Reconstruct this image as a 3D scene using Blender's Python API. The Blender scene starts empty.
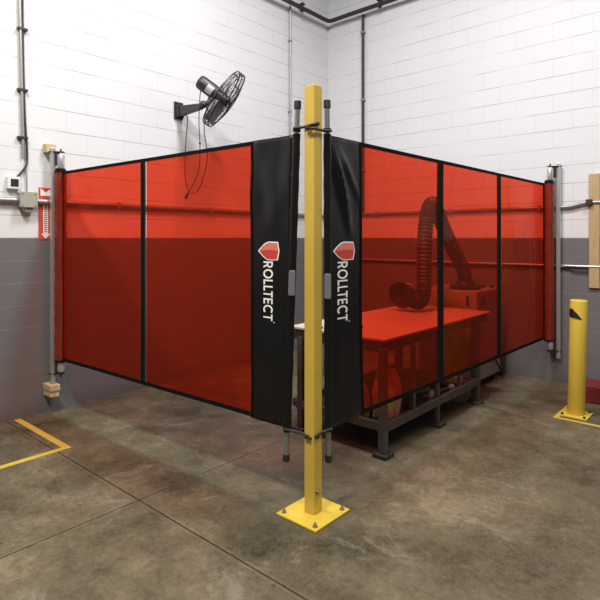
import bpy, bmesh, math, random
from mathutils import Vector, Matrix, noise
random.seed(7)
S = bpy.context.scene
COL = S.collection
PI = math.pi

# ------------------------------------------------------------------ materials
def new_mat(name):
    m = bpy.data.materials.new(name); m.use_nodes = True
    nt = m.node_tree; nt.nodes.clear()
    return m, nt
def N(nt, t, **kw):
    n = nt.nodes.new(t)
    for k, v in kw.items():
        if k in n.inputs: n.inputs[k].default_value = v
        else: setattr(n, k, v)
    return n
def L(nt, a, b): nt.links.new(a, b)
def math_n(nt, op, a, b=None, c=None, clamp=False):
    n = nt.nodes.new('ShaderNodeMath'); n.operation = op; n.use_clamp = clamp
    for i, v in enumerate((a, b, c)):
        if v is None: continue
        if isinstance(v, (int, float)): n.inputs[i].default_value = v
        else: L(nt, v, n.inputs[i])
    return n.outputs[0]
def mixc(nt, fac, a, b):
    n = nt.nodes.new('ShaderNodeMix'); n.data_type = 'RGBA'
    for i, v in ((0, fac), (6, a), (7, b)):
        if isinstance(v, (int, float)): n.inputs[i].default_value = v
        elif isinstance(v, tuple): n.inputs[i].default_value = (*v, 1)
        else: L(nt, v, n.inputs[i])
    return n.outputs[2]
def smooth(nt, x, lo, hi):
    n = nt.nodes.new('ShaderNodeMapRange'); n.interpolation_type = 'SMOOTHSTEP'
    L(nt, x, n.inputs[0]); n.inputs[1].default_value = lo; n.inputs[2].default_value = hi
    return n.outputs[0]
def noise_n(nt, vec, scale, detail=4, rough=.55, dist=0):
    n = nt.nodes.new('ShaderNodeTexNoise')
    n.inputs['Scale'].default_value = scale; n.inputs['Detail'].default_value = detail
    n.inputs['Roughness'].default_value = rough; n.inputs['Distortion'].default_value = dist
    L(nt, vec, n.inputs['Vector']); return n.outputs[0]

def simple(name, col, rough=.5, metal=0, var=.12, scale=14, bump=.0, spec=.5, dirt=None):
    m, nt = new_mat(name)
    tc = N(nt, 'ShaderNodeTexCoord'); b = N(nt, 'ShaderNodeBsdfPrincipled'); o = N(nt, 'ShaderNodeOutputMaterial')
    n = noise_n(nt, tc.outputs['Object'], scale)
    lo = tuple(c*(1-var) for c in col); hi = tuple(min(1, c*(1+var)) for c in col)
    c = mixc(nt, n, lo, hi)
    if dirt:
        d = noise_n(nt, tc.outputs['Object'], scale*1.7, 6, .7)
        c = mixc(nt, smooth(nt, d, dirt[1], dirt[1]+.1), c, dirt[0])
    L(nt, c, b.inputs['Base Color'])
    b.inputs['Roughness'].default_value = rough; b.inputs['Metallic'].default_value = metal
    b.inputs['Specular IOR Level'].default_value = spec
    if bump:
        bp = N(nt, 'ShaderNodeBump'); bp.inputs['Strength'].default_value = bump; bp.inputs['Distance'].default_value = .01
        L(nt, noise_n(nt, tc.outputs['Object'], scale*3), bp.inputs['Height']); L(nt, bp.outputs[0], b.inputs['Normal'])
    L(nt, b.outputs[0], o.inputs[0])
    return m

def wall_mat(name, axis):
    """painted concrete block: grey up to 1.626 m, white above; real joints by brick pattern"""
    m, nt = new_mat(name)
    tc = N(nt, 'ShaderNodeTexCoord'); b = N(nt, 'ShaderNodeBsdfPrincipled'); o = N(nt, 'ShaderNodeOutputMaterial')
    sp = N(nt, 'ShaderNodeSeparateXYZ'); L(nt, tc.outputs['Object'], sp.inputs[0])
    cb = N(nt, 'ShaderNodeCombineXYZ'); L(nt, sp.outputs[axis], cb.inputs[0]); L(nt, sp.outputs[2], cb.inputs[1])
    br = N(nt, 'ShaderNodeTexBrick')
    br.inputs['Scale'].default_value = 1.0; br.inputs['Brick Width'].default_value = .4065; br.inputs['Row Height'].default_value = .20325
    br.inputs['Mortar Size'].default_value = .0035; br.inputs['Mortar Smooth'].default_value = .25; br.inputs['Bias'].default_value = 0
    br.offset = .5
    L(nt, cb.outputs[0], br.inputs['Vector'])
    # head joints are better filled with paint than bed joints: fade by noise
    vis = noise_n(nt, tc.outputs['Object'], 1.7, 3)
    # bed joint mask from z
    zf = math_n(nt, 'FRACT', math_n(nt, 'DIVIDE', sp.outputs[2], .20325))
    bed = math_n(nt, 'GREATER_THAN', math_n(nt, 'ABSOLUTE', math_n(nt, 'SUBTRACT', zf, .5)), .478)
    mort = br.outputs['Fac']
    amt = math_n(nt, 'MULTIPLY', mort, math_n(nt, 'MULTIPLY_ADD', bed, .75, .25))
    amt = math_n(nt, 'MULTIPLY', amt, smooth(nt, vis, .3, .62))
    grey_top = math_n(nt, 'LESS_THAN', math_n(nt, 'ADD', sp.outputs[2], math_n(nt, 'MULTIPLY', math_n(nt, 'SUBTRACT', noise_n(nt, tc.outputs['Object'], 30), .5), .012)), 1.626)
    big = noise_n(nt, tc.outputs['Object'], .9, 4)
    white = mixc(nt, big, (.635, .65, .665), (.715, .725, .735))
    grey = mixc(nt, big, (.125, .122, .128), (.175, .17, .175))
    # roller marks / dirty scuffs
    sc = noise_n(nt, tc.outputs['Object'], 5.5, 7, .7)
    white = mixc(nt, math_n(nt, 'MULTIPLY', smooth(nt, sc, .62, .78), .18), white, (.5, .49, .46))
    low = math_n(nt, 'SUBTRACT', 1.0, smooth(nt, sp.outputs[2], .0, .18))
    grey = mixc(nt, math_n(nt, 'MULTIPLY', math_n(nt, 'MULTIPLY', low, sc), .5), grey, (.06, .055, .05))
    base = mixc(nt, grey_top, white, grey)
    base = mixc(nt, math_n(nt, 'MULTIPLY', amt, math_n(nt, 'MULTIPLY_ADD', grey_top, -.1, .6)), base, mixc(nt, grey_top, (.12, .115, .115), (.26, .26, .265)))
    L(nt, base, b.inputs['Base Color']); b.inputs['Roughness'].default_value = .5; b.inputs['Specular IOR Level'].default_value = .35
    h = math_n(nt, 'SUBTRACT', math_n(nt, 'MULTIPLY', noise_n(nt, tc.outputs['Object'], 60, 5), .12), mort)
    bp = N(nt, 'ShaderNodeBump'); bp.inputs['Strength'].default_value = .35; bp.inputs['Distance'].default_value = .006
    L(nt, h, bp.inputs['Height']); L(nt, bp.outputs[0], b.inputs['Normal'])
    L(nt, b.outputs[0], o.inputs[0])
    return m

def floor_mat():
    m, nt = new_mat('stained_concrete')
    tc = N(nt, 'ShaderNodeTexCoord'); b = N(nt, 'ShaderNodeBsdfPrincipled'); o = N(nt, 'ShaderNodeOutputMaterial')
    P = tc.outputs['Object']
    sp = N(nt, 'ShaderNodeSeparateXYZ'); L(nt, P, sp.inputs[0]); x, y = sp.outputs[0], sp.outputs[1]
    n1 = noise_n(nt, P, 1.1, 5, .6, .4); n2 = noise_n(nt, P, 4.5, 6, .65, .3); n3 = noise_n(nt, P, 26, 6, .7); n4 = noise_n(nt, P, 90, 3, .6)
    t = math_n(nt, 'ADD', math_n(nt, 'MULTIPLY', n1, .42), math_n(nt, 'ADD', math_n(nt, 'MULTIPLY', n2, .32), math_n(nt, 'MULTIPLY', n3, .26)))
    cr = N(nt, 'ShaderNodeValToRGB'); e = cr.color_ramp.elements
    e[0].position = .36; e[0].color = (.022, .0185, .010, 1)
    e[1].position = .62; e[1].color = (.190, .160, .102, 1)
    q = e.new(.44); q.color = (.064, .053, .029, 1)
    q = e.new(.54); q.color = (.114, .095, .056, 1)
    L(nt, t, cr.inputs[0]); c = cr.outputs[0]
    # pale scraped patches
    pale = noise_n(nt, P, 2.3, 7, .72, .8)
    c = mixc(nt, math_n(nt, 'MULTIPLY', smooth(nt, pale, .56, .66), .5), c, (.20, .178, .142))
    # dark greasy spots
    dk = noise_n(nt, P, 3.1, 8, .75, 1.2)
    c = mixc(nt, math_n(nt, 'MULTIPLY', math_n(nt, 'SUBTRACT', 1.0, smooth(nt, dk, .3, .44)), .6), c, (.03, .024, .014))
    vo = N(nt, 'ShaderNodeTexVoronoi'); vo.inputs['Scale'].default_value = 4.2; L(nt, P, vo.inputs['Vector'])
    spk = math_n(nt, 'LESS_THAN', vo.outputs['Distance'], math_n(nt, 'MULTIPLY', n3, .09))
    c = mixc(nt, math_n(nt, 'MULTIPLY', spk, .75), c, (.03, .022, .015))
    c = mixc(nt, math_n(nt, 'MULTIPLY', math_n(nt, 'SUBTRACT', n4, .5), .9), c, (.26, .215, .14))
    # sawn joints
    w = math_n(nt, 'MULTIPLY', math_n(nt, 'SUBTRACT', n3, .5), .012)
    def joint(v, at, hw):
        return math_n(nt, 'LESS_THAN', math_n(nt, 'ABSOLUTE', math_n(nt, 'SUBTRACT', math_n(nt, 'ADD', v, w), at)), hw)
    j = math_n(nt, 'MAXIMUM', joint(x, 2.132, .0048), joint(y, -4.6, .0048))
    # pale dusty arrises beside the joints
    jj = math_n(nt, 'MAXIMUM', joint(x, 2.132, .022), joint(y, -4.6, .022))
    c = mixc(nt, math_n(nt, 'MULTIPLY', jj, math_n(nt, 'MULTIPLY', n2, .4)), c, (.15, .13, .085))
    c = mixc(nt, math_n(nt, 'MULTIPLY', j, .92), c, (.012, .010, .007))
    L(nt, c, b.inputs['Base Color'])
    L(nt, math_n(nt, 'MULTIPLY_ADD', n2, .35, .36), b.inputs['Roughness']); b.inputs['Specular IOR Level'].default_value = .4
    bp = N(nt, 'ShaderNodeBump'); bp.inputs['Strength'].default_value = .3; bp.inputs['Distance'].default_value = .004
    L(nt, math_n(nt, 'SUBTRACT', math_n(nt, 'MULTIPLY', n3, .5), j), bp.inputs['Height']); L(nt, bp.outputs[0], b.inputs['Normal'])
    L(nt, b.outputs[0], o.inputs[0])
    return m

def film_mat():
    m, nt = new_mat('orange_red_film')
    tc = N(nt, 'ShaderNodeTexCoord'); o = N(nt, 'ShaderNodeOutputMaterial')
    tr = N(nt, 'ShaderNodeBsdfTransparent'); tr.inputs[0].default_value = (.86, .067, .026, 1)
    df = N(nt, 'ShaderNodeBsdfDiffuse'); df.inputs[0].default_value = (.62, .06, .022, 1)
    gl = N(nt, 'ShaderNodeBsdfGlossy'); gl.inputs['Roughness'].default_value = .09; gl.inputs[0].default_value = (1, .75, .65, 1)
    m1 = N(nt, 'ShaderNodeMixShader'); m1.inputs[0].default_value = .12
    L(nt, tr.outputs[0], m1.inputs[1]); L(nt, df.outputs[0], m1.inputs[2])
    fr = N(nt, 'ShaderNodeFresnel'); fr.inputs[0].default_value = 1.28
    bp = N(nt, 'ShaderNodeBump'); bp.inputs['Strength'].default_value = .35; bp.inputs['Distance'].default_value = .03
    mp = N(nt, 'ShaderNodeMapping'); mp.inputs['Scale'].default_value = (1, 1, .55); L(nt, tc.outputs['Object'], mp.inputs[0])
    h = math_n(nt, 'ADD', noise_n(nt, mp.outputs[0], 2.6, 2, .45, 1.0), math_n(nt, 'MULTIPLY', noise_n(nt, mp.outputs[0], 11, 2, .5, 1.5), .16))
    L(nt, h, bp.inputs['Height']); L(nt, bp.outputs[0], fr.inputs['Normal']); L(nt, bp.outputs[0], gl.inputs['Normal'])
    m2 = N(nt, 'ShaderNodeMixShader'); L(nt, math_n(nt, 'MULTIPLY', fr.outputs[0], .6), m2.inputs[0]); L(nt, m1.outputs[0], m2.inputs[1]); L(nt, gl.outputs[0], m2.inputs[2])
    L(nt, m2.outputs[0], o.inputs[0])
    return m
def roll_mat():
    m, nt = new_mat('rolled_red_film')
    tc = N(nt, 'ShaderNodeTexCoord'); b = N(nt, 'ShaderNodeBsdfPrincipled'); o = N(nt, 'ShaderNodeOutputMaterial')
    mp = N(nt, 'ShaderNodeMapping'); mp.inputs['Scale'].default_value = (1, 1, .12); L(nt, tc.outputs['Object'], mp.inputs[0])
    n = noise_n(nt, mp.outputs[0], 26, 3, .5, .6)
    L(nt, mixc(nt, n, (.085, .010, .006), (.29, .032, .014)), b.inputs['Base Color'])
    b.inputs['Roughness'].default_value = .22
    bp = N(nt, 'ShaderNodeBump'); bp.inputs['Strength'].default_value = .4; bp.inputs['Distance'].default_value = .02
    L(nt, n, bp.inputs['Height']); L(nt, bp.outputs[0], b.inputs['Normal'])
    L(nt, b.outputs[0], o.inputs[0]); return m
def wood_mat(name, a, c):
    m, nt = new_mat(name)
    tc = N(nt, 'ShaderNodeTexCoord'); b = N(nt, 'ShaderNodeBsdfPrincipled'); o = N(nt, 'ShaderNodeOutputMaterial')
    mp = N(nt, 'ShaderNodeMapping'); mp.inputs['Scale'].default_value = (14, 14, 1.2); L(nt, tc.outputs['Object'], mp.inputs[0])
    n = noise_n(nt, mp.outputs[0], 5, 6, .6, 1.5)
    L(nt, mixc(nt, n, a, c), b.inputs['Base Color']); b.inputs['Roughness'].default_value = .6
    L(nt, b.outputs[0], o.inputs[0]); return m

M = dict(
    wall_l=wall_mat('painted_block_left', 1), wall_r=wall_mat('painted_block_right', 0), floor=floor_mat(), film=film_mat(), roll=roll_mat(),
    ceil=simple('ceiling_deck', (.35, .35, .36), .8),
    yellow=simple('yellow_enamel', (.62, .42, .065), .38, var=.10, scale=5, bump=.06, dirt=((.30, .17, .03), .70)),
    yellow_b=simple('bright_yellow_enamel', (.60, .43, .05), .4, var=.08, scale=6, dirt=((.4, .25, .05), .72)),
    tape=simple('yellow_floor_paint', (.50, .37, .05), .6, var=.25, scale=12, dirt=((.25, .19, .09), .62)),
    vinyl=simple('black_vinyl', (.007, .007, .0075), .34, var=.3, scale=60, bump=.03, spec=.3),
    hem=simple('black_webbing', (.007, .0065, .006), .85, var=.3, scale=200, spec=.1),
    blackp=simple('black_plastic', (.016, .016, .017), .4),
    rubber=simple('black_rubber', (.02, .018, .017), .6),
    pole=simple('grey_steel_tube', (.32, .31, .31), .35, .7, var=.1),
    alu=simple('satin_aluminium', (.62, .62, .62), .32, .75, var=.08),
    galv=simple('galvanised_conduit', (.36, .36, .35), .42, .6, var=.15, scale=30),
    darkpipe=simple('dark_painted_pipe', (.028, .024, .022), .5),
    greybox=simple('weathered_grey_box', (.33, .34, .29), .6, var=.2, scale=20),
    whitep=simple('white_plastic', (.72, .73, .73), .4, var=.04),
    screen=simple('dark_display', (.03, .033, .035), .25),
    steel=simple('dull_grey_steel', (.10, .098, .085), .5, .35, var=.3, scale=12, dirt=((.07, .05, .03), .62)),
    topm=simple('pale_scuffed_table_top', (.47, .445, .40), .45, var=.12, scale=5, dirt=((.35, .32, .28), .66)),
    darks=simple('dark_steel', (.035, .032, .028), .55, .2, var=.3),
    kraft=simple('kraft_paper', (.42, .28, .13), .8, var=.2, scale=10, bump=.3),
    cab=simple('tan_cabinet_paint', (.27, .26, .235), .45, var=.06),
    hose=simple('black_flexible_hose', (.03, .026, .024), .5, var=.2, scale=30),
    grey_h=simple('smoky_grey_plastic', (.17, .17, .19), .3),
    fan=simple('charcoal_fan_enamel', (.026, .027, .028), .42, var=.15),
    chrome=simple('bright_wire', (.35, .35, .35), .3, .8),
    label=simple('silver_label', (.45, .46, .46), .4, .2, var=.3, scale=50),
    blade=simple('grey_blade', (.20, .20, .205), .35, .4),
    pine=wood_mat('pine_board', (.36, .24, .10), (.56, .42, .22)), pale_wood=wood_mat('pale_block_wood', (.42, .30, .16), (.66, .54, .36)),
    redsign=simple('red_sign', (.62, .075, .05), .4, var=.08), white=simple('white_print', (.92, .92, .92), .5, var=.02),
    pinkish=simple('faded_print', (.42, .10, .13), .5),
    shield_l=simple('light_red_facet', (.78, .20, .15), .4, var=.06), shield_m=simple('mid_red_facet', (.62, .055, .045), .4, var=.06), shield_d=simple('deep_red_facet', (.36, .022, .022), .4, var=.06),
    green=simple('green_enamel', (.02, .12, .05), .4), ylw_pk=simple('yellow_carton', (.55, .42, .12), .6), dkred=simple('dark_red_paint', (.16, .012, .015), .5),
    card=simple('brown_card', (.20, .15, .09), .8), boltm=simple('zinc_bolt', (.40, .36, .25), .35, .8),
    cream=simple('dull_stitching', (.10, .095, .085), .7),
)

# ------------------------------------------------------------------ geometry helpers
class MB:
    def __init__(s): s.bm = bmesh.new()
    def box(s, a, b, rot=None, ctr=None):
        a, b = Vector(a), Vector(b)
        c = (a+b)/2; d = b-a
        mat = Matrix.Translation(c) @ Matrix.Diagonal((*d, 1))
        if rot is not None:
            p = Vector(ctr) if ctr is not None else c
            mat = Matrix.Translation(p) @ rot.to_4x4() @ Matrix.Translation(-p) @ mat
        bmesh.ops.create_cube(s.bm, size=1, matrix=mat); return s
    def cyl(s, p, q, r, r2=None, n=20):
        p, q = Vector(p), Vector(q); d = q-p
        rot = d.to_track_quat('Z', 'Y').to_matrix().to_4x4()
        bmesh.ops.create_cone(s.bm, cap_ends=True, segments=n, radius1=r, radius2=r if r2 is None else r2, depth=d.length, matrix=Matrix.Translation((p+q)/2) @ rot); return s
    def sphere(s, c, r, sc=(1, 1, 1), n=12):
        bmesh.ops.create_uvsphere(s.bm, u_segments=n*2, v_segments=n, radius=r, matrix=Matrix.Translation(c) @ Matrix.Diagonal((*sc, 1))); return s
    def sweep(s, pts, rad, n=8, closed=False, caps=True):
        """tube along points; rad number or list"""
        pts = [Vector(p) for p in pts]; k = len(pts); rings = []
        up = None
        for i, p in enumerate(pts):
            if closed: t = pts[(i+1) % k]-pts[i-1]
            else: t = pts[min(i+1, k-1)]-pts[max(i-1, 0)]
            t.normalize()
            if up is None:
                up = Vector((0, 0, 1)) if abs(t.z) < .9 else Vector((1, 0, 0))
            up = (up - t*up.dot(t)).normalized(); sd = t.cross(up)
            r = rad[i] if isinstance(rad, (list, tuple)) else rad
            rings.append([s.bm.verts.new(p + (up*math.cos(a)+sd*math.sin(a))*r) for a in (2*PI*j/n for j in range(n))])
        m = k if closed else k-1
        for i in range(m):
            A, B = rings[i], rings[(i+1) % k]
            for j in range(n):
                s.bm.faces.new((A[j], A[(j+1) % n], B[(j+1) % n], B[j]))
        if not closed and caps:
            s.bm.faces.new(rings[0][::-1]); s.bm.faces.new(rings[-1])
        return s
    def lathe(s, prof, c, axis, n=24):
        """prof: list of (r, h) along axis from c"""
        c = Vector(c); ax = Vector(axis).normalized(); R = ax.to_track_quat('Z', 'Y').to_matrix()
        rings = []
        for r, h in prof:
            rings.append([s.bm.verts.new(c + R @ Vector((r*math.cos(2*PI*j/n), r*math.sin(2*PI*j/n), h))) for j in range(n)])
        for A, B in zip(rings, rings[1:]):
            for j in range(n): s.bm.faces.new((A[j], A[(j+1) % n], B[(j+1) % n], B[j]))
        return s
    def cap(s, ring_r, h, c, axis, n=24):
        c = Vector(c); ax = Vector(axis).normalized(); R = ax.to_track_quat('Z', 'Y').to_matrix()
        s.bm.faces.new([s.bm.verts.new(c + R @ Vector((ring_r*math.cos(2*PI*j/n), ring_r*math.sin(2*PI*j/n), h))) for j in range(n)]); return s
    def grid(s, f, u0, u1, v0, v1, nu, nv):
        vs = [[s.bm.verts.new(f(u0+(u1-u0)*i/nu, v0+(v1-v0)*j/nv)) for j in range(nv+1)] for i in range(nu+1)]
        for i in range(nu):
            for j in range(nv): s.bm.faces.new((vs[i][j], vs[i+1][j], vs[i+1][j+1], vs[i][j+1]))
        return s
    def prism(s, poly, f, h0, h1):
        """poly list of (u,v); f(u,v,h)->point"""
        a = [s.bm.verts.new(f(u, v, h0)) for u, v in poly]; b = [s.bm.verts.new(f(u, v, h1)) for u, v in poly]
        n = len(poly)
        try: s.bm.faces.new(a[::-1]); s.bm.faces.new(b)
        except ValueError: pass
        for i in range(n): s.bm.faces.new((a[i], a[(i+1) % n], b[(i+1) % n], b[i]))
        return s
    def build(s, name, mat, parent=None, bevel=0, smooth_=False, solid=0, origin=None):
        loc = Vector(origin) if origin is not None else (Vector(parent['_o']) if parent is not None else Vector((0, 0, 0)))
        bmesh.ops.recalc_face_normals(s.bm, faces=s.bm.faces[:])
        if loc.length: bmesh.ops.translate(s.bm, vec=-loc, verts=s.bm.verts[:])
        me = bpy.data.meshes.new(name); s.bm.to_mesh(me); s.bm.free()
        if smooth_:
            for p in me.polygons: p.use_smooth = True
        me.materials.append(mat)
        o = bpy.data.objects.new(name, me); COL.objects.link(o)
        if parent is not None: o.parent = parent; o['_o'] = parent['_o']
        else: o.location = loc; o['_o'] = tuple(loc)
        if solid:
            q = o.modifiers.new('s', 'SOLIDIFY'); q.thickness = solid; q.offset = 0
        if bevel:
            q = o.modifiers.new('b', 'BEVEL'); q.width = bevel; q.segments = 2; q.limit_method = 'ANGLE'; q.angle_limit = .6
        if smooth_ and not bevel:
            me.set_sharp_from_angle(angle=.7)
        return o
def tag(o, label, cat, group=None):
    o['label'] = label; o['category'] = cat
    if group: o['group'] = group
    return o
def thing(name, loc, label, cat, group=None):
    o = bpy.data.objects.new(name, None); COL.objects.link(o); o.location = loc; o['_o'] = tuple(loc); o.empty_display_size = .1
    return tag(o, label, cat, group)
def struct(o): o['kind'] = 'structure'; return o
def spline(pts, n=12):
    P = [Vector(p) for p in pts]; P = [2*P[0]-P[1]] + P + [2*P[-1]-P[-2]]; out = []
    for i in range(1, len(P)-2):
        a, b, c, d = P[i-1:i+3]
        for k in range(n):
            t = k/n
            out.append(.5*((2*b)+(c-a)*t+(2*a-5*b+4*c-d)*t*t+(3*b-a-3*c+d)*t**3))
    out.append(P[-2]); return out

# ------------------------------------------------------------------ the setting (corner of the room at the origin)
ROOM = 8.6; HT = 6.3
struct(MB().box((-.2, -ROOM, -.15), (ROOM, .2, 0)).build('floor', M['floor']))
struct(MB().box((-.2, -ROOM, 0), (0, .2, HT)).build('wall_left', M['wall_l']))
struct(MB().box((0, 0, 0), (ROOM, .2, HT)).build('wall_right', M['wall_r']))
struct(MB().box((-.2, -ROOM, HT), (ROOM, .2, HT+.1)).build('ceiling', M['ceil']))

# ------------------------------------------------------------------ yellow post
PX, PY = 3.044, -4.005
t = thing('post', (PX, PY, 0), 'tall square yellow steel post standing on a square floor plate', 'post')
h = .038
MB().box((PX-h, PY-h, .012), (PX+h, PY+h, 2.523)).build('square_tube', M['yellow'], t, bevel=.005)
MB().box((PX-.15, PY-.16, .001), (PX+.15, PY+.16, .013)).build('base_plate', M['yellow_b'], t, bevel=.002)
for sx, sy in ((-1, -1), (1, -1), (1, 1), (-1, 1)):
    cx, cy = PX+sx*.118, PY+sy*.125
    MB().cyl((cx, cy, .013), (cx, cy, .016), .016).cyl((cx, cy, .016), (cx, cy, .026), .0115, n=6).cyl((cx, cy, .026), (cx, cy, .036), .006).build('anchor_bolt', M['boltm'], t)
MB().cyl((PX+h, PY-.012, .145), (PX+h+.004, PY-.012, .145), .016).cyl((PX+h+.004, PY-.012, .145), (PX+h+.014, PY-.012, .145), .012, n=6).cyl((PX+h+.014, PY-.012, .145), (PX+h+.026, PY-.012, .145), .006).build('side_bolt', M['boltm'], t)

# ------------------------------------------------------------------ lettering on the leaders
def sector(cx, cy, rx, ry, th, a0, a1, n=18):
    o = [(cx+rx*math.cos(a0+(a1-a0)*i/n), cy+ry*math.sin(a0+(a1-a0)*i/n)) for i in range(n+1)]
    q = [(cx+(rx-th)*math.cos(a0+(a1-a0)*i/n), cy+(ry-th)*math.sin(a0+(a1-a0)*i/n)) for i in range(n+1)]
    return [[o[i], o[i+1], q[i+1], q[i]] for i in range(n)]
def rect(x0, y0, x1, y1): return [[(x0, y0), (x1, y0), (x1, y1), (x0, y1)]]
def glyph(ch):
    w = .165
    if ch == 'R':
        return rect(0, 0, w, 1)+rect(w, .84, .34, 1)+rect(w, .36, .34, .52)+sector(.34, .68, .32, .32, .16, -PI/2, PI/2)+[[(.29, .4), (.47, .4), (.70, 0), (.50, 0)]], .70
    if ch == 'O': return sector(.5, .5, .5, .52, .17, 0, 2*PI, 32), 1.0
    if ch == 'L': return rect(0, 0, w, 1)+rect(w, 0, .54, .16), .54
    if ch == 'T': return rect(0, .84, .68, 1)+rect(.257, 0, .423, .84), .68
    if ch == 'E': return rect(0, 0, w, 1)+rect(w, 0, .58, .16)+rect(w, .42, .53, .58)+rect(w, .84, .58, 1), .58
    if ch == 'C': return sector(.5, .5, .5, .52, .17, .85, 2*PI-.85, 26), .86
def word():
    polys = []; x = 0
    for ch in 'ROLLTECT':
        g, w = glyph(ch)
        if ch == 'T' and x < 4: x -= .12
        polys += [[(x+u, v) for u, v in p] for p in g]; x += w+.12
    polys += [[(x+u, v) for u, v in p] for p in sector(.0, 1.16, .07, .07, .025, 0, 2*PI, 12)]
    return polys, x-.12

# ------------------------------------------------------------------ welding screens
ZB, ZT = .495, 2.235
def make_screen(A, B, side, label, panels, dividers, lead, logo, disp, lean, roll_off, to_wall, cyl_shift, edge_w=.024):
    """A roll end, B post end, side: unit vector towards the viewer's side; s runs from A to B"""
    A, B = Vector((*A, 0)), Vector((*B, 0)); D = (B-A); LEN = D.length; D.normalize(); NN = Vector((*side, 0))
    up = Vector((0, 0, 1))
    def P(s, z, off=0):
        k = lean(s, z)
        return A + D*(s+k) + up*z + NN*(off+disp(s, z))
    t = thing('welding_screen', (A.x, A.y, 0), label, 'welding screen')
    # film panels
    for a, b in panels:
        MB().grid(lambda u, v: P(u, v), a, b, ZB+.008, ZT-.008, max(8, int((b-a)/.04)), 40).build('film_panel', M['film'], t, smooth_=True)
    # dividers (stitched webbing)
    for a, b in dividers:
        d = MB().grid(lambda u, v: P(u, v, .003), a, b, ZB+.01, ZT-.01, 3, 40).build('seam_strip', M['hem'], t, solid=.005)
        for uu in (a+.007, b-.007):
            st = MB(); z = ZB+.03
            while z < ZT-.03:
                st.grid(lambda u, v: P(u, v, .0072), uu-.0012, uu+.0012, z, z+.016, 1, 1); z += .034
            st.build('stitching', M['cream'], d, solid=.0012)
    # hems
    s_end = lead[0]
    MB().grid(lambda u, v: P(u, v, .002), .0, s_end+.004, ZT-.02, ZT+.006, 60, 2).build('top_hem', M['hem'], t, solid=.006)
    MB().grid(lambda u, v: P(u, v, .002), .0, s_end+.004, ZB-.006, ZB+.022, 60, 2).build('bottom_hem', M['hem'], t, solid=.006)
    # leader
    ld = MB().grid(lambda u, v: P(u, v, .004), lead[0], lead[1], ZB-.012, ZT+.006, 16, 70).build('leader', M['vinyl'], t, smooth_=True, solid=.004)
    e = MB().grid(lambda u, v: P(u, v, .0085), lead[0]-.001, lead[0]+.016, ZB-.01, ZT+.004, 2, 60).build('leader_binding', M['hem'], ld, solid=.004)
    # emblem and lettering
    s_lo, s_hi, z_hi, z_lo, sh_lo, sh_hi, sz_hi, sz_lo, sgn = logo
    polys, wlen = word()
    def place(u, v, hh):
        s = s_lo + (s_hi-s_lo)*v; z = z_hi - (z_hi-z_lo)*u/wlen
        return P(s, z, .0075+hh)
    w = MB()
    for p in polys: w.prism(p, place, 0, .0012)
    w.build('lettering', M['white'], ld)
    def sh(u, v, hh):  # u 0..1 downwards, v 0..1 point -> flat top
        return P(sh_lo+(sh_hi-sh_lo)*v, sz_hi-(sz_hi-sz_lo)*u, .0075+hh)
    def outline(k):
        pts = [(.5, 0)]
        for i in range(9):
            q = i/8; pts.append((.5+.5*math.sin(q*PI/2)*.96+.02*q, .0+.52*q))
        pts += [(1, .6), (.985, .93), (.5, 1.0), (.015, .93), (0, .6)]
        for i in range(8, 0, -1):
            q = i/8; pts.append((.5-.5*math.sin(q*PI/2)*.96-.02*q, .0+.52*q))
        c = (.5, .55)
        return [(c[0]+(a-c[0])*k, c[1]+(b-c[1])*k) for a, b in pts]
    em = MB().prism(outline(1), sh, 0, .0012).build('shield_emblem', M['white'], ld)
    MB().prism(outline(.87), sh, .0013, .0030).build('shield_field', M['shield_m'], ld)
    o = outline(.87); top_i = min(range(len(o)), key=lambda i: (o[i][0]-0)**2+(o[i][1]-1)**2)
    low = [o[0]] + o[::-1][:8] + [(.06, .9), (.5, .93), (.62, .62)]
    MB().prism([(.5, .12), (.28, .2), (.12, .38), (.075, .6), (.085, .90), (.5, .955), (.44, .62)], sh, .0031, .0040).build('shield_facet', M['shield_l'], ld)
    # roll of spare film on its tube, and its wall fixing
    rc = A + D*roll_off[0] - NN*roll_off[1]; r = .052
    pr = []
    for i in range(41):
        pr.append((r+.0025*math.sin(i*1.7)+.001*math.sin(i*.6), i/40*(ZT-ZB)))
    rl = MB().lathe(pr, (rc.x, rc.y, ZB), (0, 0, 1), 28).cyl((rc.x, rc.y, ZB), (rc.x, rc.y, ZT), r*.93, n=28).build('film_roll', M['roll'], t, smooth_=True)
    MB().cyl((rc.x, rc.y, ZT), (rc.x, rc.y, ZT+.035), r*1.02, r*.8, n=28).build('roll_cap', M['hem'], rl)
    MB().cyl((rc.x, rc.y, ZB-.02), (rc.x, rc.y, ZB), r*1.0, n=28).build('roll_cap', M['hem'], rl)
    MB().grid(lambda u, v: P(u, v, .004), .0, edge_w, ZB-.004, ZT+.004, 2, 40).build('film_edge_strip', M['hem'], t, solid=.005)
    c2 = rc + Vector((*cyl_shift, 0))
    for z0, z1 in ((ZT+.035, 2.40), (ZB-.11, ZB-.02)): MB().cyl((c2.x, c2.y, z0), (c2.x, c2.y, z1), .034, n=24).build('roller_tube', M['alu'], t, smooth_=True, bevel=.003)
    # channel rail on the wall
    wv = Vector((*to_wall, 0)); ch = rc + wv   # centre of channel
    def flat(sx, sy, z0, z1, c=ch): return (c.x-sx, c.y-sy, z0), (c.x+sx, c.y+sy, z1)
    wall_dir = D if abs(D.x) > abs(D.y) else D
    MB().box(*flat(.020, .020, .28, 2.46)).build('wall_channel', M['alu'], t, bevel=.003)
    # grooves, brackets
    mid = (c2+ch)/2
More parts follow.
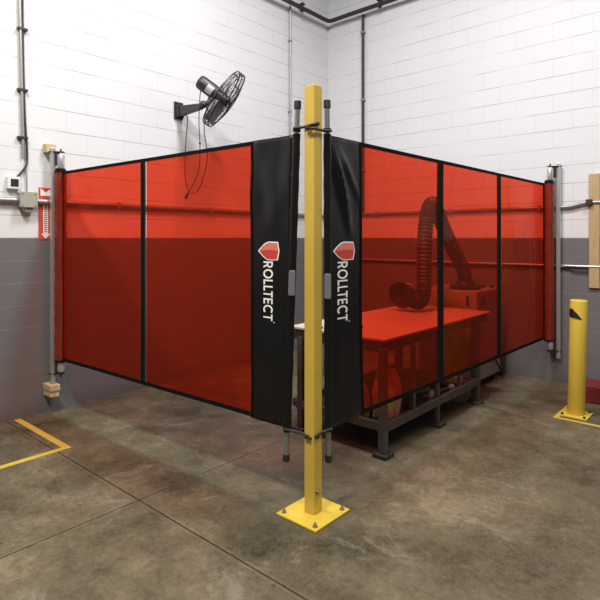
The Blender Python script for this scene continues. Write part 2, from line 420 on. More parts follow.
    for z0, z1, nm in ((2.30, 2.42, 'end_bracket'), (.37, .475, 'end_bracket')):
        k = MB().box((mid.x-.018, mid.y-.018, z0), (mid.x+.018, mid.y+.018, z1))
        a = Vector((c2.x, c2.y, z1 if z0 > 1 else z0)); 
        rot = Matrix.Rotation(math.atan2(c2.y-ch.y, c2.x-ch.x), 3, 'Z'); ln = (c2-ch).length+.06
        zc = (z1+.004) if z0 > 1 else (z0-.004)
        k.box((mid.x-ln/2, mid.y-.022, zc-.006), (mid.x+ln/2, mid.y+.022, zc+.006), rot, (mid.x, mid.y, zc))
        k.cyl((c2.x, c2.y, zc), (c2.x, c2.y, zc+(.03 if z0 > 1 else -.03)), .008)
        k.build(nm, M['blackp'], t, bevel=.002)
    return t, P, LEN, ch

def lean_left(s, z):
    k = max(0, (s-2.40)/.42)
    return -k*k*(2.235-z)*.030
def disp_left(s, z):
    d = .006*noise.noise((s*1.5, z*1.2, 3.1))
    if s > 2.4: d += (.0012+.008*max(0, min(1, (abs(z-1.36)-.26)*6)))*noise.noise((s*9, z*4, 1.3))
    return d
tL, PL, LL, chL = make_screen((.16, -4.175), (2.95, -4.06), (.041, -.999), 'red translucent welding screen left of the yellow post, with two film panels', 
    [(.02, 1.24), (1.305, 2.44)], [(1.236, 1.298)], (2.434, 2.775),
    (2.545, 2.628, 1.481, 1.115, 2.498, 2.685, 1.604, 1.488, 1), disp_left, lean_left, (-.035, .0), (-.04, -.055), (.005, .0))

def lean_right(s, z):
    k = max(0, (s-3.40)/.4)
    return -max(0, (1.2-z))*.05*(1-k) if s > 3.4 else 0
def disp_right(s, z):
    d = .007*noise.noise((s*1.4, z*1.1, 8.4))
    if s > 3.47:
        k = min(1, (s-3.47)/.16)
        # a diagonal tension fold from the top of the sleeve down to the film edge
        c = 3.745 - (2.14-z)*.33
        f = math.exp(-((s-c)/.030)**2)*max(0, min(1, (z-1.62)*4))*max(0, min(1, (2.22-z)*5))
        c2 = 3.73-(2.2-z)*.75
        f2 = math.exp(-((s-c2)/.03)**2)*max(0, min(1, (z-1.8)*4))*max(0, min(1, (2.22-z)*6))
        d += .034*f + .02*f2 + (.0015+.007*max(0, min(1, (abs(z-1.36)-.26)*6)))*noise.noise((s*8, z*3.5, 5.2))*min(1, (3.78-s)*12 if s < 3.78 else 0)
    return d
tR, PR, LR, chR = make_screen((3.195, -.13), (3.085, -3.93), (.999, -.034), 'long red translucent welding screen right of the yellow post, with three film panels',
    [(.02, 1.23), (1.30, 2.365), (2.45, 3.47)], [(1.222, 1.306), (2.360, 2.455)], (3.466, 3.786),
    (3.712, 3.614, 1.481, 1.115, 3.757, 3.540, 1.604, 1.488, -1), disp_right, lean_right, (.0, -.05), (.08, .07), (.012, .0), .05)

# poles with sleeves, handles
def make_pole(t, top, bot, leader, hz, hdir):
    top, bot = Vector(top), Vector(bot)
    def at(z): 
        k = (z-bot.z)/(top.z-bot.z); return bot+(top-bot)*k
    p = MB().cyl(at(bot.z+.03), at(top.z-.04), .0165, n=20).build('pole', M['pole'], t, smooth_=True)
    MB().cyl(at(top.z-.05), top, .0215, n=20).build('pole_cap', M['rubber'], p, bevel=.004)
    MB().cyl(bot, at(bot.z+.045), .0215, n=20).build('pole_cap', M['rubber'], p, bevel=.004)
    MB().sweep([at(ZB-.02+i*(ZT-ZB+.03)/30) for i in range(31)], [.024+.0015*math.sin(i*2.1) for i in range(31)], 16).build('pole_sleeve', M['vinyl'], t, smooth_=True)
    # clamp collars that the ties hook onto
    for z in (2.27, ZB-.01):
        MB().cyl(at(z-.012), at(z+.012), .024, n=20).build('tie_collar', M['blackp'], p, bevel=.003)
    # grip handle: plate, two lugs
    hv = Vector(hdir).normalized()
    c0 = at(hz)
    sd = Vector((-hv.y, hv.x, 0)); k = MB()
    for dz in (-.055, .055): k.cyl(at(hz+dz), at(hz+dz)+hv*.03, .011, n=12)
    k.prism([(-.017, -.075), (.017, -.075), (.020, -.06), (.020, .06), (.017, .075), (-.017, .075), (-.020, .06), (-.020, -.06)],
            lambda u, v, hh: at(hz+v)+sd*u+hv*hh, .026, .038)
    k.build('handle', M['grey_h'], t, bevel=.004)
    return at
atL = make_pole(tL, (2.958, -4.046, 2.443), (2.906, -4.092, .296), None, 1.36, (.67, -.74, 0))
atR = make_pole(tR, (3.086, -3.926, 2.449), (3.093, -3.922, .29), None, 1.34, (.62, -.79, 0))

# wall fixings of the left screen: timber blocks
tb = MB().box((.0, -4.285, 2.42), (.075, -4.195, 2.50)).build('timber_block', M['pale_wood'], None, bevel=.004, origin=(0, -4.24, 2.42))
tag(tb, 'small pale timber block on white wall above the left screen rail', 'wood block')
tb = MB().box((.0, -4.285, .22), (.16, -4.195, .275)).box((.0, -4.28, .165), (.15, -4.20, .22)).build('timber_block', M['pale_wood'], None, bevel=.004, origin=(0, -4.24, .165))
tag(tb, 'pale timber block on grey wall under the left screen rail', 'wood block')

# ties around the post
def tie(pts, label, hook):
    t_ = thing('tie_strap', pts[0], label, 'strap', 'black ties holding the screen poles to the post')
    MB().sweep(spline(pts, 8), .0085, 8).build('cord', M['rubber'], t_, smooth_=True)
    q = Vector(pts[-2]); MB().cyl(q-Vector((.012, 0, -.002)), q+Vector((.012, 0, .002)), .0115, n=12).build('cord_lock', M['blackp'], t_)
    return t_
FX, FY = PX+h+.008, PY-h-.008
for zt, nm in ((2.27, 'upper'), (.495, 'lower')):
    a = atL(zt); b = atR(zt)
    dz = .03 if zt > 1 else -.035
    if zt > 1:
        tie([a+Vector((.0, -.03, .006)), (PX-h+.005, FY-.002, 2.279), (PX, FY, 2.281), (FX-.005, FY, 2.285), (FX, PY-.02, 2.288), (FX, PY-.005, 2.290)], 'black tie from left screen pole to top of yellow post', 1)
        tie([b+Vector((.03, .0, -.008)), (FX+.012, PY+.02, 2.258), (FX+.012, PY-.02, 2.256), (FX+.012, FY-.014, 2.257), (PX+.015, FY-.014, 2.263), (PX-.01, FY-.008, 2.270)], 'black tie from right screen pole to top of yellow post', 1)
    else:
        tie([a+Vector((.0, -.03, 0)), (PX-h-.01, FY+.0, zt-.022), (PX-.01, FY, zt-.035), (PX+.02, FY, zt-.038)], 'black tie from left screen pole to lower part of yellow post', 1)
        tie([b+Vector((.03, .0, 0)), (FX+.002, PY+.02, zt-.012), (FX, PY-.025, zt-.026), (FX, PY-.034, zt-.032)], 'black tie from right screen pole to lower part of yellow post', 1)

# ------------------------------------------------------------------ workbench
t = thing('workbench', (2.45, -2.1, 0), 'steel workbench with pale top and open lower shelf behind the right screen', 'workbench')
MB().box((1.985, -3.06, .855), (2.945, -1.04, .873)).build('bench_top', M['topm'], t, bevel=.002)
ap = MB()
for y in (-3.03, -1.10): ap.box((2.02, y-.02, .77), (2.92, y+.02, .854))
for x in (2.02, 2.90): ap.box((x-.015, -3.04, .77), (x+.015, -1.09, .854))
ap.build('apron', M['darks'], t, bevel=.003)
for i, (x, y, s_) in enumerate(((2.92, -3.045, .028), (2.915, -2.175, .020), (2.90, -1.32, .036), (2.10, -3.03, .026), (2.03, -2.175, .026), (2.03, -1.32, .034))):
    lg = MB().box((x-s_, y-s_, .03), (x+s_, y+s_, .80)).build('leg', M['steel'], t, bevel=.003)
    if i == 2: MB().cyl((x, y, 0.001), (x, y, .03), .085, .07, n=24).build('foot_plate', M['darks'], lg, bevel=.003)
    else: MB().box((x-.06, y-.06, .001), (x+.06, y+.06, .03)).build('foot_plate', M['darks'], lg, bevel=.004)
MB().box((2.905, -3.03, .185), (2.95, -1.32, .25)).build('lower_rail', M['steel'], t, bevel=.003)
MB().box((2.0, -3.03, .185), (2.045, -1.32, .25)).build('lower_rail', M['steel'], t, bevel=.003)
MB().box((2.05, -3.055, .185), (2.90, -3.02, .25)).build('lower_rail', M['steel'], t, bevel=.003)
MB().box((2.05, -3.02, .20), (2.90, -1.32, .212)).build('shelf', M['darks'], t)
for y in (-2.6, -1.74): MB().box((2.905, y-.016, .25), (2.937, y+.016, .77)).build('upright', M['steel'], t, bevel=.002)
# hanging bars added under the top to give short bright lines there
for y in (-2.72, -2.05): MB().cyl((2.60, y, .70), (2.60, y+.42, .70), .010).cyl((2.60, y, .70), (2.60, y, .77), .008).cyl((2.60, y+.42, .70), (2.60, y+.42, .77), .008).build('hanging_bar', M['galv'], t)

# things on the lower shelf
def sack(c, w, d, hh, label, rz=0):
    bm = MB(); bm.box((-w/2, -d/2, 0), (w/2, d/2, hh))
    b = bm.bm; bmesh.ops.subdivide_edges(b, edges=b.edges[:], cuts=5, use_grid_fill=True)
    for v in b.verts:
        k = v.co.z/hh
        f = 1-.22*max(0, k-.55)/.45 + .10*math.sin(k*PI)
        v.co.x *= f; v.co.y *= f*(1-.45*max(0, k-.6)/.4)
        nz = noise.noise_vector((v.co.x*14+c[0]*7, v.co.y*14, v.co.z*11))
        v.co += nz*.014; v.co.z = max(0, v.co.z)
    R = Matrix.Rotation(rz, 4, 'Z')
    for v in b.verts: v.co = (R @ v.co) + Vector(c)
    o = bm.build('paper_sack', M['kraft'], None, smooth_=False, origin=c)
    return tag(o, label, 'sack', 'tan sacks on the bench shelf')
sack((2.80, -2.80, .213), .18, .14, .38, 'tan crumpled paper sack on bench shelf right behind the near leg', .3)
sack((2.58, -2.95, .213), .20, .15, .30, 'tan paper sack at left end of bench shelf, below black leader', -.2)
t = thing('tool_box', (2.62, -2.45, .213), 'dark tool box on the bench shelf beyond the sacks', 'tool box')
MB().box((2.44, -2.71, .213), (2.80, -2.45, .40)).build('box_body', M['darks'], t, bevel=.01)
MB().box((2.43, -2.72, .40), (2.81, -2.44, .44)).build('lid', M['blackp'], t, bevel=.01)
MB().sweep(spline([(2.50, -2.58, .44), (2.52, -2.58, .48), (2.72, -2.58, .48), (2.74, -2.58, .44)], 6), .010, 8).build('handle', M['blackp'], t, smooth_=True)
t = thing('hand_grinder', (2.80, -2.25, .213), 'green hand grinder with metal disc on the bench shelf', 'grinder')
MB().sweep(spline([(2.68, -2.40, .27), (2.74, -2.33, .28), (2.80, -2.26, .30), (2.85, -2.20, .30)], 5), [.030]*6+[.036]*5+[.034]*5, 14).build('grinder_body', M['green'], t, smooth_=True)
MB().cyl((2.86, -2.19, .245), (2.87, -2.185, .30), .035).build('gear_head', M['label'], t, bevel=.004)
MB().cyl((2.858, -2.192, .232), (2.860, -2.191, .240), .060, n=28).build('disc', M['chrome'], t)
MB().cyl((2.83, -2.22, .32), (2.80, -2.21, .40), .014).build('side_handle', M['blackp'], t, bevel=.003)
t = thing('clamp_tool', (2.86, -1.90, .213), 'small grey round-headed tool lying on the middle of bench shelf', 'tool')
MB().cyl((2.872, -1.83, .25), (2.898, -1.84, .25), .036, n=24).build('round_head', M['alu'], t, bevel=.004)
MB().sweep(spline([(2.86, -1.86, .245), (2.84, -1.95, .235), (2.83, -2.06, .232)], 6), .018, 10).build('handle', M['steel'], t, smooth_=True)
t = thing('tray', (2.80, -1.55, .213), 'shallow brown tray at far end of the bench shelf', 'tray')
MB().box((2.62, -1.68, .214), (2.90, -1.38, .222)).build('tray_base', M['card'], t)
k = MB().box((2.62, -1.68, .222), (2.63, -1.38, .25)).box((2.89, -1.68, .222), (2.90, -1.38, .25)).box((2.63, -1.68, .222), (2.89, -1.67, .25)).box((2.63, -1.39, .222), (2.89, -1.38, .25)).build('tray_rim', M['card'], t)
tag(MB().box((2.74, -1.60, .223), (2.85, -1.50, .285)).build('carton', M['ylw_pk'], None, bevel=.004, origin=(2.79, -1.55, .223)), 'small yellow carton inside the brown tray', 'carton')
tag(MB().box((2.40, -1.95, .213), (2.75, -1.72, .33)).build('crate', M['darks'], None, bevel=.008, origin=(2.57, -1.83, .213)), 'dark low crate at back of bench shelf behind the round-headed tool', 'crate')

# small object on the bench top near the leader
t = thing('bench_clamp', (2.46, -2.78, .873), 'small dark clamp block on bench top beside black leader', 'clamp')
MB().box((2.42, -2.80, .873), (2.52, -2.72, .895)).build('clamp_base', M['darks'], t, bevel=.004)
MB().box((2.43, -2.78, .895), (2.49, -2.74, .925)).build('clamp_jaw', M['darks'], t, bevel=.004)

# cables hanging off the bench (seen between post and right leader)
for nm, pts, lab in (('cable', [(2.28, -2.97, .878), (2.30, -3.05, .884), (2.31, -3.085, .86), (2.32, -3.09, .68), (2.35, -3.10, .55), (2.30, -3.10, .50), (2.33, -3.095, .62), (2.36, -3.09, .74)], 'black cable looped over left end of the bench top'),):
    tag(MB().sweep(spline(pts, 10), .009, 8).build(nm, M['rubber'], None, smooth_=True, origin=pts[0]), lab, 'cable')

# ------------------------------------------------------------------ fume extractor with flexible hood arm
t = thing('fume_extractor', (2.42, -.58, 0), 'floor standing fume extractor cabinet with black flexible hose beyond the bench', 'fume extractor')
cb_ = MB().box((2.05, -.92, .08), (2.745, -.25, 1.05)).build('cabinet', M['cab'], t, bevel=.012)
for x in (2.12, 2.68):
    for y in (-.85, -.32): MB().cyl((x-.02, y, .04), (x+.02, y, .04), .039, n=20).build('caster', M['rubber'], t, bevel=.004)
for x in (2.66,): MB().box((x-.03, -.935, .90), (x, -.92, 1.0)).build('latch', M['blackp'], cb_, bevel=.004)
MB().box((2.12, -.935, .88), (2.15, -.92, 1.0)).build('latch', M['blackp'], cb_, bevel=.004)
MB().box((2.745, -.80, .90), (2.757, -.72, .97)).build('latch', M['blackp'], cb_, bevel=.004)
for x, y in ((2.60, -.42), (2.68, -.34)): MB().cyl((x, y, 1.05), (x, y, 1.085), .028, .022, n=16).build('knob', M['blackp'], cb_, bevel=.003)
MB().lathe([(.0, 1.052), (.17, 1.052), (.17, 1.085), (.11, 1.10), (.10, 1.13)], (2.50, -.66, 0), (0, 0, 1), 28).build('inlet_collar', M['blackp'], t, smooth_=True)
hp = spline([(2.50, -.66, 1.11), (2.49, -.69, 1.27), (2.44, -.86, 1.52), (2.39, -1.03, 1.80), (2.405, -1.22, 1.98), (2.432, -1.385, 1.94), (2.428, -1.455, 1.76), (2.428, -1.485, 1.45), (2.432, -1.50, 1.16), (2.43, -1.52, 1.02), (2.40, -1.56, .975), (2.36, -1.62, .995)], 26)
MB().sweep(hp, [.076+.006*math.sin(i*1.9) for i in range(len(hp))], 18).build('flexible_hose', M['hose'], t, smooth_=True)
ax = Vector((-.66*.7518+.68*.6593, -.66*.6593-.68*.7518, -.20)).normalized()
hc = Vector((2.275, -1.70, 1.045)); q0 = hc - ax*.17
MB().lathe([(.070, 0), (.072, .03), (.085, .06), (.135, .15), (.142, .17), (.137, .171), (.130, .15), (.08, .06), (.06, .03), (0, .03)], q0, ax, 28).build('hood', M['hose'], t, smooth_=True)
MB().lathe([(.078, -.005), (.082, -.005), (.082, .03), (.078, .03)], q0, ax, 24).build('hose_clamp', M['galv'], t)

# cable on the floor by the extractor
pts = [(2.74, -.45, .30), (2.79, -.40, .16), (2.78, -.28, .06), (2.72, -.12, .012), (2.62, -.09, .010), (2.50, -.06, .010), (2.2, -.05, .010), (1.7, -.07, .010)]
tag(MB().sweep(spline(pts, 10), .010, 8).build('power_cable', M['rubber'], None, smooth_=True, origin=(2.74, -.45, .0)), 'black power cable hanging down to floor at the right wall by the extractor', 'cable')

# ------------------------------------------------------------------ wall fan
FYb, FZ = -2.774, 3.08
t = thing('wall_fan', (0, FYb, FZ), 'black wall mounted industrial fan tilted downward above the left screen', 'fan')
MB().box((.0, FYb-.06, FZ-.095), (.02, FYb+.06, FZ+.10)).box((.02, FYb-.045, FZ-.08), (.06, FYb-.030, FZ+.06)).box((.02, FYb+.03, FZ-.08), (.06, FYb+.045, FZ+.06)).build('wall_plate', M['fan'], t, bevel=.004)
arm = MB()
arm.prism([(.02, -.07), (.42, -.045), (.44, -.03), (.44, .005), (.42, .015), (.02, .055)], lambda u, v, hh: Vector((u, FYb+hh, FZ+v)), -.028, .028)
arm.build('arm', M['fan'], t, bevel=.006)
axf = Vector((.56, .58, -.585)).normalized()
cage_c = Vector((.60, -2.60, 3.145))
mot0 = cage_c - axf*.335
piv = Vector((.46, FYb, FZ+.0))
MB().sphere(piv, .042).sweep([piv, piv+Vector((.02, .04, .015)), cage_c-axf*.13-Vector((0, 0, .04))], .028, 12).build('swivel', M['fan'], t, smooth_=True)
mo = MB().lathe([(.0, 0), (.062, .0), (.074, .012), (.079, .04), (.079, .20), (.07, .24), (.0, .24)], mot0, axf, 28).build('motor', M['fan'], t, smooth_=True)
R = axf.to_track_quat('Z', 'Y').to_matrix()
# silver rating plate round part of the motor
lb = MB(); a0, a1 = None, None
cam_dir = Vector((5.04, -6.40, 1.63))-mot0; cl = R.transposed() @ cam_dir; th = math.atan2(cl.y, cl.x)
lb.grid(lambda u, v: mot0 + R @ Vector((.081*math.cos(u), .081*math.sin(u), v)), th-.45, th+.75, .12, .20, 10, 1).build('rating_plate', M['label'], mo, solid=.002)
RF = .335
def ring(rr, zz, w, mb, n=48):
    mb.sweep([cage_c + R @ Vector((rr*math.cos(2*PI*i/n), rr*math.sin(2*PI*i/n), zz)) for i in range(n)], w, 6, closed=True)
def depth(rr, front): # dish profile
    k = (rr/RF)**2; return (.10*(1-k*.62) if front else -.095*(1-k*.62))
for front, nm in ((1, 'front_guard'), (0, 'rear_guard')):
    g = MB()
    for i in range(8): ring(RF*(.2+.8*i/7), depth(RF*(.2+.8*i/7), front), .0020 if i < 7 else .005, g)
    for j in range(36):
        a = 2*PI*j/36
        g.sweep([cage_c + R @ Vector((RF*q*math.cos(a+.25*(1-q)), RF*q*math.sin(a+.25*(1-q)), depth(RF*q, front))) for q in (.2, .4, .6, .8, 1)], .0016, 5)
    g.build(nm, M['fan'], t)
g = MB(); ring(RF+.003, 0.0, .006, g); ring(RF+.003, .03, .004, g); ring(RF+.003, -.03, .004, g)
for j in range(8):
    a = 2*PI*j/8; p = R @ Vector((RF*math.cos(a), RF*math.sin(a), 0)); g.sweep([cage_c+p-axf*.036, cage_c+p+axf*.036], .008, 6)
g.build('rim', M['fan'], t)
MB().lathe([(0, .105), (.06, .105), (.072, .095), (.072, .085), (0, .085)], cage_c, axf, 24).build('badge', M['fan'], t, smooth_=True)
hb = MB().lathe([(0, -.10), (.055, -.10), (.055, .05), (.04, .065), (0, .065)], cage_c, axf, 24).build('hub', M['fan'], t, smooth_=True)
for j in range(3):
    a = 2*PI*j/3+.55
    def bl(u, v, a=a):
        rr = .05+(RF*.88-.05)*u; wd = (.10+.16*u)*(1-.35*max(0, u-.8)/.2)
        an = a+(v-.5)*wd/rr*.55 if False else a
        tx = Vector((math.cos(a), math.sin(a), 0)); ty = Vector((-math.sin(a), math.cos(a), 0))
        loc = tx*rr + ty*((v-.5)*wd) + Vector((0, 0, (v-.5)*.085 + .01*math.sin(v*PI)))
        return cage_c + R @ loc
    MB().grid(bl, 0, 1, 0, 1, 10, 6).build('blade', M['blade'], t, smooth_=True, solid=.003)
# cords hanging from the fan
c1 = spline([(.12, FYb, 3.02), (.19, -2.783, 2.97), (.2, -2.81, 2.72), (.2, -2.824, 2.495), (.2, -2.815, 2.273), (.2, -2.756, 2.135), (.2, -2.64, 2.174), (.2, -2.54, 2.412), (.2, -2.51, 2.589), (.22, -2.572, 2.868), (.36, -2.66, 3.03), cage_c-axf*.20-Vector((0, 0, .07))], 10)
MB().sweep(c1, .0055, 6).build('power_cord', M['rubber'], t, smooth_=True)
m1 = mot0 + axf*.03 - Vector((0, 0, .06))
cd = MB().sweep(spline([m1, m1+Vector((-.01, -.01, -.10)), (.405, -2.79, 2.90), (.41, -2.78, 2.60), (.38, -2.78, 2.35), (.26, -2.80, 2.16), (.2, -2.79, 2.11)], 10), .005, 6).build('power_cord', M['rubber'], t, smooth_=True)
MB().cyl((.21, -2.79, 2.125), (.195, -2.815, 2.065), .016).build('plug', M['rubber'], cd, bevel=.003)
MB().sphere((.409, -2.781, 2.66), .012, n=8).build('cord_bead', M['rubber'], cd)

# ------------------------------------------------------------------ services on the walls
t = thing('overhead_pipe', (.1, -.1, 4.86), 'black pipe running round the top of the corner walls', 'pipe')
MB().sweep(spline([(.11, -4.2, 4.90), (.11, -2, 4.90), (.11, -.5, 4.90), (.11, -.17, 4.90), (.17, -.11, 4.90), (.5, -.11, 4.90), (2, -.11, 4.90), (4.4, -.11, 4.90)], 4), .030, 12).build('pipe_run', M['darkpipe'], t, smooth_=True)
for x, y in ((.11, -.72), (.11, -2.4), (1.0, -.11), (2.6, -.11)):
    k = MB().cyl((x, y, 4.84), (x, y, 4.99), .008)
    if x < .2: k.box((0, y-.03, 4.95), (.13, y+.03, 4.97)).box((x-.04, y-.02, 4.86), (x+.04, y+.02, 4.872))
    else: k.box((x-.03, -.13, 4.95), (x+.03, 0, 4.97)).box((x-.02, y-.04, 4.86), (x+.02, y+.04, 4.872))
    k.build('hanger', M['darkpipe'], t)

def conduit(name, pts, r, mat, label, straps=(), cat='conduit', strap_mat='galv'):
    t_ = thing(name, pts[0], label, cat)
    MB().sweep(pts, r, 12).build('tube', M[mat], t_, smooth_=True)
    for p0, p1 in straps: MB().box(p0, p1).build('clip', M[strap_mat], t_, bevel=.001)
    return t_
conduit('conduit', [(.022, -.888, 1.99), (.022, -.888, 5.6)], .016, 'galv', 'thin grey vertical conduit on left wall near the corner', [((0, -.915, z), (.04, -.861, z+.02)) for z in (2.4, 3.4, 4.4)])
conduit('conduit', [(.67, -.03, 1.996), (.67, -.03, 4.87)], .021, 'darkpipe', 'dark vertical conduit on the right wall near the corner', [((.64, -.055, z), (.70, 0, z+.025)) for z in (2.6, 3.62, 4.6)])
conduit('conduit', [(.03, -8.0, 1.962), (.03, -.05, 1.962)], .024, 'galv', 'horizontal grey conduit along left wall passing behind the left screen', [((0, y, 1.932), (.058, y+.03, 1.992)) for y in (-4.75, -3.55, -2.35, -1.15)])
conduit('conduit', [(.03, -.03, 1.972), (3.40, -.03, 1.972), (3.45, -.03, 1.975), (3.54, -.03, 2.0), (3.60, -.03, 2.012), (4.3, -.03, 2.012)], .020, 'galv', 'upper horizontal conduit on right wall that bends up beside the wooden board', [((x, -.052, 1.945), (x+.03, 0, 2.0)) for x in (.9, 2.0, 3.1)])
conduit('conduit', [(.10, -.024, 1.316), (6.0, -.024, 1.316)], .013, 'alu', 'lower pale horizontal conduit along grey part of right wall', [((x, -.04, 1.30), (x+.025, 0, 1.332)) for x in (1.0, 2.2, 3.35)])
tag(MB().sweep(spline([(.02, -.10, 1.305), (.8, -.016, 1.285), (2.0, -.014, 1.28), (3.3, -.016, 1.286), (3.45, -.018, 1.262), (3.6, -.02, 1.255), (4.2, -.02, 1.28)], 8), .007, 6).build('wall_cable', M['rubber'], None, smooth_=True, origin=(2, -.014, 1.27)), 'thin dark cable sagging just below the lower pale conduit', 'cable')

# left wall: vertical conduit with cable, thermostat, junction box, sign
t = thing('cable_drop', (.02, -4.47, 2.2), 'grey conduit and black cable running down left wall to the small control box', 'cable')
MB().sweep([(.022, -4.50, 5.6), (.022, -4.495, 3.7), (.022, -4.466, 2.36)], .013, 10).build('tube', M['galv'], t, smooth_=True)
MB().sweep(spline([(.020, -4.478, 5.6), (.020, -4.472, 3.7), (.020, -4.455, 2.8), (.020, -4.435, 2.45), (.018, -4.437, 2.30), (.018, -4.47, 2.235), (.022, -4.52, 2.17)], 8), .009, 8).build('black_cable', M['rubber'], t, smooth_=True)
MB().sweep(spline([(.018, -4.444, 2.33), (.018, -4.440, 2.2), (.018, -4.436, 2.03)], 6), .006, 8).build('thin_cable', M['galv'], t, smooth_=True)
for z in (2.52, 2.95, 3.5): MB().box((0, -4.515, z), (.04, -4.43, z+.022)).build('clip', M['darkpipe'], t, bevel=.002)
t = thing('thermostat', (0, -4.55, 2.06), 'white control box with dark display at left edge of the left wall', 'thermostat')
MB().box((.0, -4.605, 2.062), (.045, -4.497, 2.172)).build('case', M['whitep'], t, bevel=.006)
MB().box((.045, -4.580, 2.085), (.049, -4.515, 2.15)).build('display', M['screen'], t)
t = thing('junction_box', (0, -4.44, 1.90), 'weathered grey junction box on the left wall conduit', 'junction box')
MB().box((.0, -4.51, 1.905), (.085, -4.375, 2.035)).build('box_body', M['greybox'], t, bevel=.006)
MB().box((.085, -4.517, 1.90), (.092, -4.368, 2.04)).build('cover', M['greybox'], t, bevel=.003)
for y in (-4.50, -4.387):
    for z in (1.917, 2.023): MB().cyl((.092, y, z), (.096, y, z), .007, n=10).build('screw', M['galv'], t)
MB().prism([(-.05, 0), (.05, 0), (.025, -.045), (-.025, -.045)], lambda u, v, hh: Vector((hh, -4.44+u, 1.904+v)), .01, .07).build('hub', M['greybox'], t, bevel=.003)
t = thing('sign', (0, -4.26, 1.62), 'tall narrow red sign with white downward arrow on the left wall', 'sign')
MB().box((.001, -4.325, 1.612), (.005, -4.205, 2.095)).build('panel', M['redsign'], t)
g = lambda u, v, hh: Vector((hh, -4.262+u, 1.62+v))
MB().prism([(0, .0), (.042, .045), (.022, .045), (.022, .33), (-.022, .33), (-.022, .045), (-.042, .045)], g, .005, .0062).build('arrow', M['white'], t)
k = MB()
for i in range(14): k.prism([(-.014, .06+i*.019), (.014, .06+i*.019), (.014, .07+i*.019), (-.014, .07+i*.019)], g, .0062, .0070)
k.build('arrow_hatching', M['pinkish'], t)
MB().prism([(-.045, .40), (.045, .40), (.045, .465), (.0, .43), (-.045, .465)], g, .005, .0062).build('white_mark', M['white'], t)

# right wall: wooden board
tag(MB().box((3.622, -.03, 1.085), (3.725, 0, 2.32)).build('wooden_board', M['pine'], None, bevel=.003, origin=(3.67, 0, 1.085)), 'upright pine board fixed to the right wall at right edge', 'board')
tag(MB().box((3.60, -.075, 1.985), (3.66, -.03, 2.045)).build('outlet_box', M['darkpipe'], None, bevel=.004, origin=(3.63, -.03, 1.985)), 'small dark box where upper conduit meets the pine board', 'electrical box')

# ------------------------------------------------------------------ bollard and floor marks
bx, by = 3.752, -1.085
t = thing('bollard', (bx, by, 0), 'short round yellow bollard bolted to the floor at the right', 'bollard')
tl = Matrix.Rotation(math.radians(2.1), 4, Vector((.6593, .7518, 0)))
br_ = .073; top = Vector((bx, by, 0)) + (tl @ Vector((0, 0, 1.06)))
b0 = Vector((bx, by, .012))
MB().cyl(b0, top, br_, n=40).build('pipe', M['yellow_b'], t, smooth_=True, bevel=.004)
MB().box((bx-.115, by-.125, .001), (bx+.115, by+.125, .014)).build('base_plate', M['yellow_b'], t, bevel=.002)
for sx in (-1, 1):
    for sy in (-1, 1): MB().cyl((bx+sx*.092, by+sy*.1, .014), (bx+sx*.092, by+sy*.1, .030), .012, n=6).build('anchor_bolt', M['darks'], t)
ca = math.atan2(-6.40-by, 5.04-bx)   # towards the aisle
axb = (top-b0).normalized(); Rb = axb.to_track_quat('Z', 'Y').to_matrix(); 
def onpipe(a, z, rr=br_+.0015):
    c = b0 + axb*(z-.012); return c + Vector((math.cos(a), math.sin(a), 0))*rr
k = MB()
rows = [(.985, -1.55, -.72), (.965, -1.55, -.45), (.945, -1.50, -.15), (.92, -1.38, .10), (.905, -1.2, .30), (.893, -.6, .42)]
vs = []
for z, a0, a1 in rows: vs.append([k.bm.verts.new(onpipe(ca+a0+(a1-a0)*i/10, z)) for i in range(11)])
for r0, r1 in zip(vs, vs[1:]):
    for i in range(10): k.bm.faces.new((r0[i], r0[i+1], r1[i+1], r1[i]))
k.build('sticker', M['blackp'], t, solid=.001)
mk = MB().box((3.61, -1.297, .0005), (4.3, -1.255, .0025)).box((3.61, -1.255, .0005), (3.652, -.82, .0025)).build('floor_marking', M['tape'], None, origin=(3.61, -1.297, 0))
tag(mk, 'yellow floor line around the bollard base', 'floor marking')
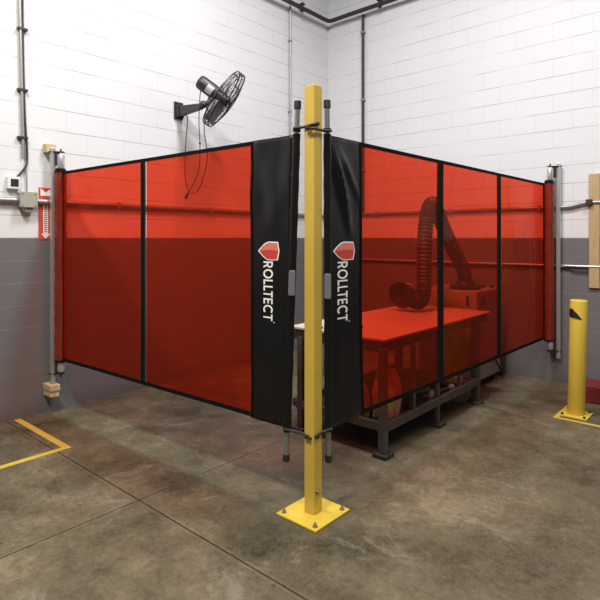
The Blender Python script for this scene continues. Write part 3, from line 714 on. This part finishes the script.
mk = MB().box((.02, -4.545, .0005), (1.01, -4.49, .0022)).box((.955, -8.0, .0005), (1.01, -4.545, .0022)).build('floor_marking', M['tape'], None, origin=(.5, -4.5, 0))
tag(mk, 'yellow L-shaped floor line at left near the wall', 'floor marking')
tag(MB().box((3.62, -.62, .0), (4.05, -.30, .17)).build('red_box', M['dkred'], None, bevel=.008, origin=(3.83, -.46, 0)), 'low dark red box on the floor behind the bollard', 'box')

# ------------------------------------------------------------------ light
def area(name, loc, size, sy, power, col, target=None):
    l = bpy.data.lights.new(name, 'AREA'); l.shape = 'RECTANGLE'; l.size = size; l.size_y = sy; l.energy = power; l.color = col
    o = bpy.data.objects.new(name, l); COL.objects.link(o); o.location = loc
    d = (Vector(target)-Vector(loc)) if target else Vector((0, 0, -1))
    o.rotation_euler = d.to_track_quat('-Z', 'Y').to_euler(); return o
area('high_bay_light', (2.6, -3.2, 6.1), 1.3, .5, 220, (.98, .92, 1))
area('high_bay_light', (5.6, -3.0, 6.1), 1.3, .5, 165, (1, .97, .93))
area('high_bay_light', (3.0, -6.6, 6.1), 1.3, .5, 385, (1, .96, .85))
area('high_bay_light', (6.4, -6.6, 6.1), 1.3, .5, 150, (1, .93, .78))
w = bpy.data.worlds.new('World'); S.world = w; w.use_nodes = True
w.node_tree.nodes['Background'].inputs[0].default_value = (.93, .96, 1, 1)
w.node_tree.nodes['Background'].inputs[1].default_value = .14

# ------------------------------------------------------------------ camera
c = bpy.data.cameras.new('camera'); co = bpy.data.objects.new('camera', c); COL.objects.link(co)
c.sensor_width = 36; c.sensor_fit = 'HORIZONTAL'; c.lens = 528/600*36
c.shift_y = -(300-238)/600
co.location = (5.043, -6.403, 1.626)
co.rotation_euler = (PI/2, 0, math.atan2(.6593, .7518))
c.clip_start = .05
S.camera = co
S.view_settings.view_transform = 'Standard'; S.view_settings.look = 'None'; S.view_settings.gamma = 1
S.view_settings.exposure = -.08
for o in bpy.data.objects:
    if '_o' in o: del o['_o']
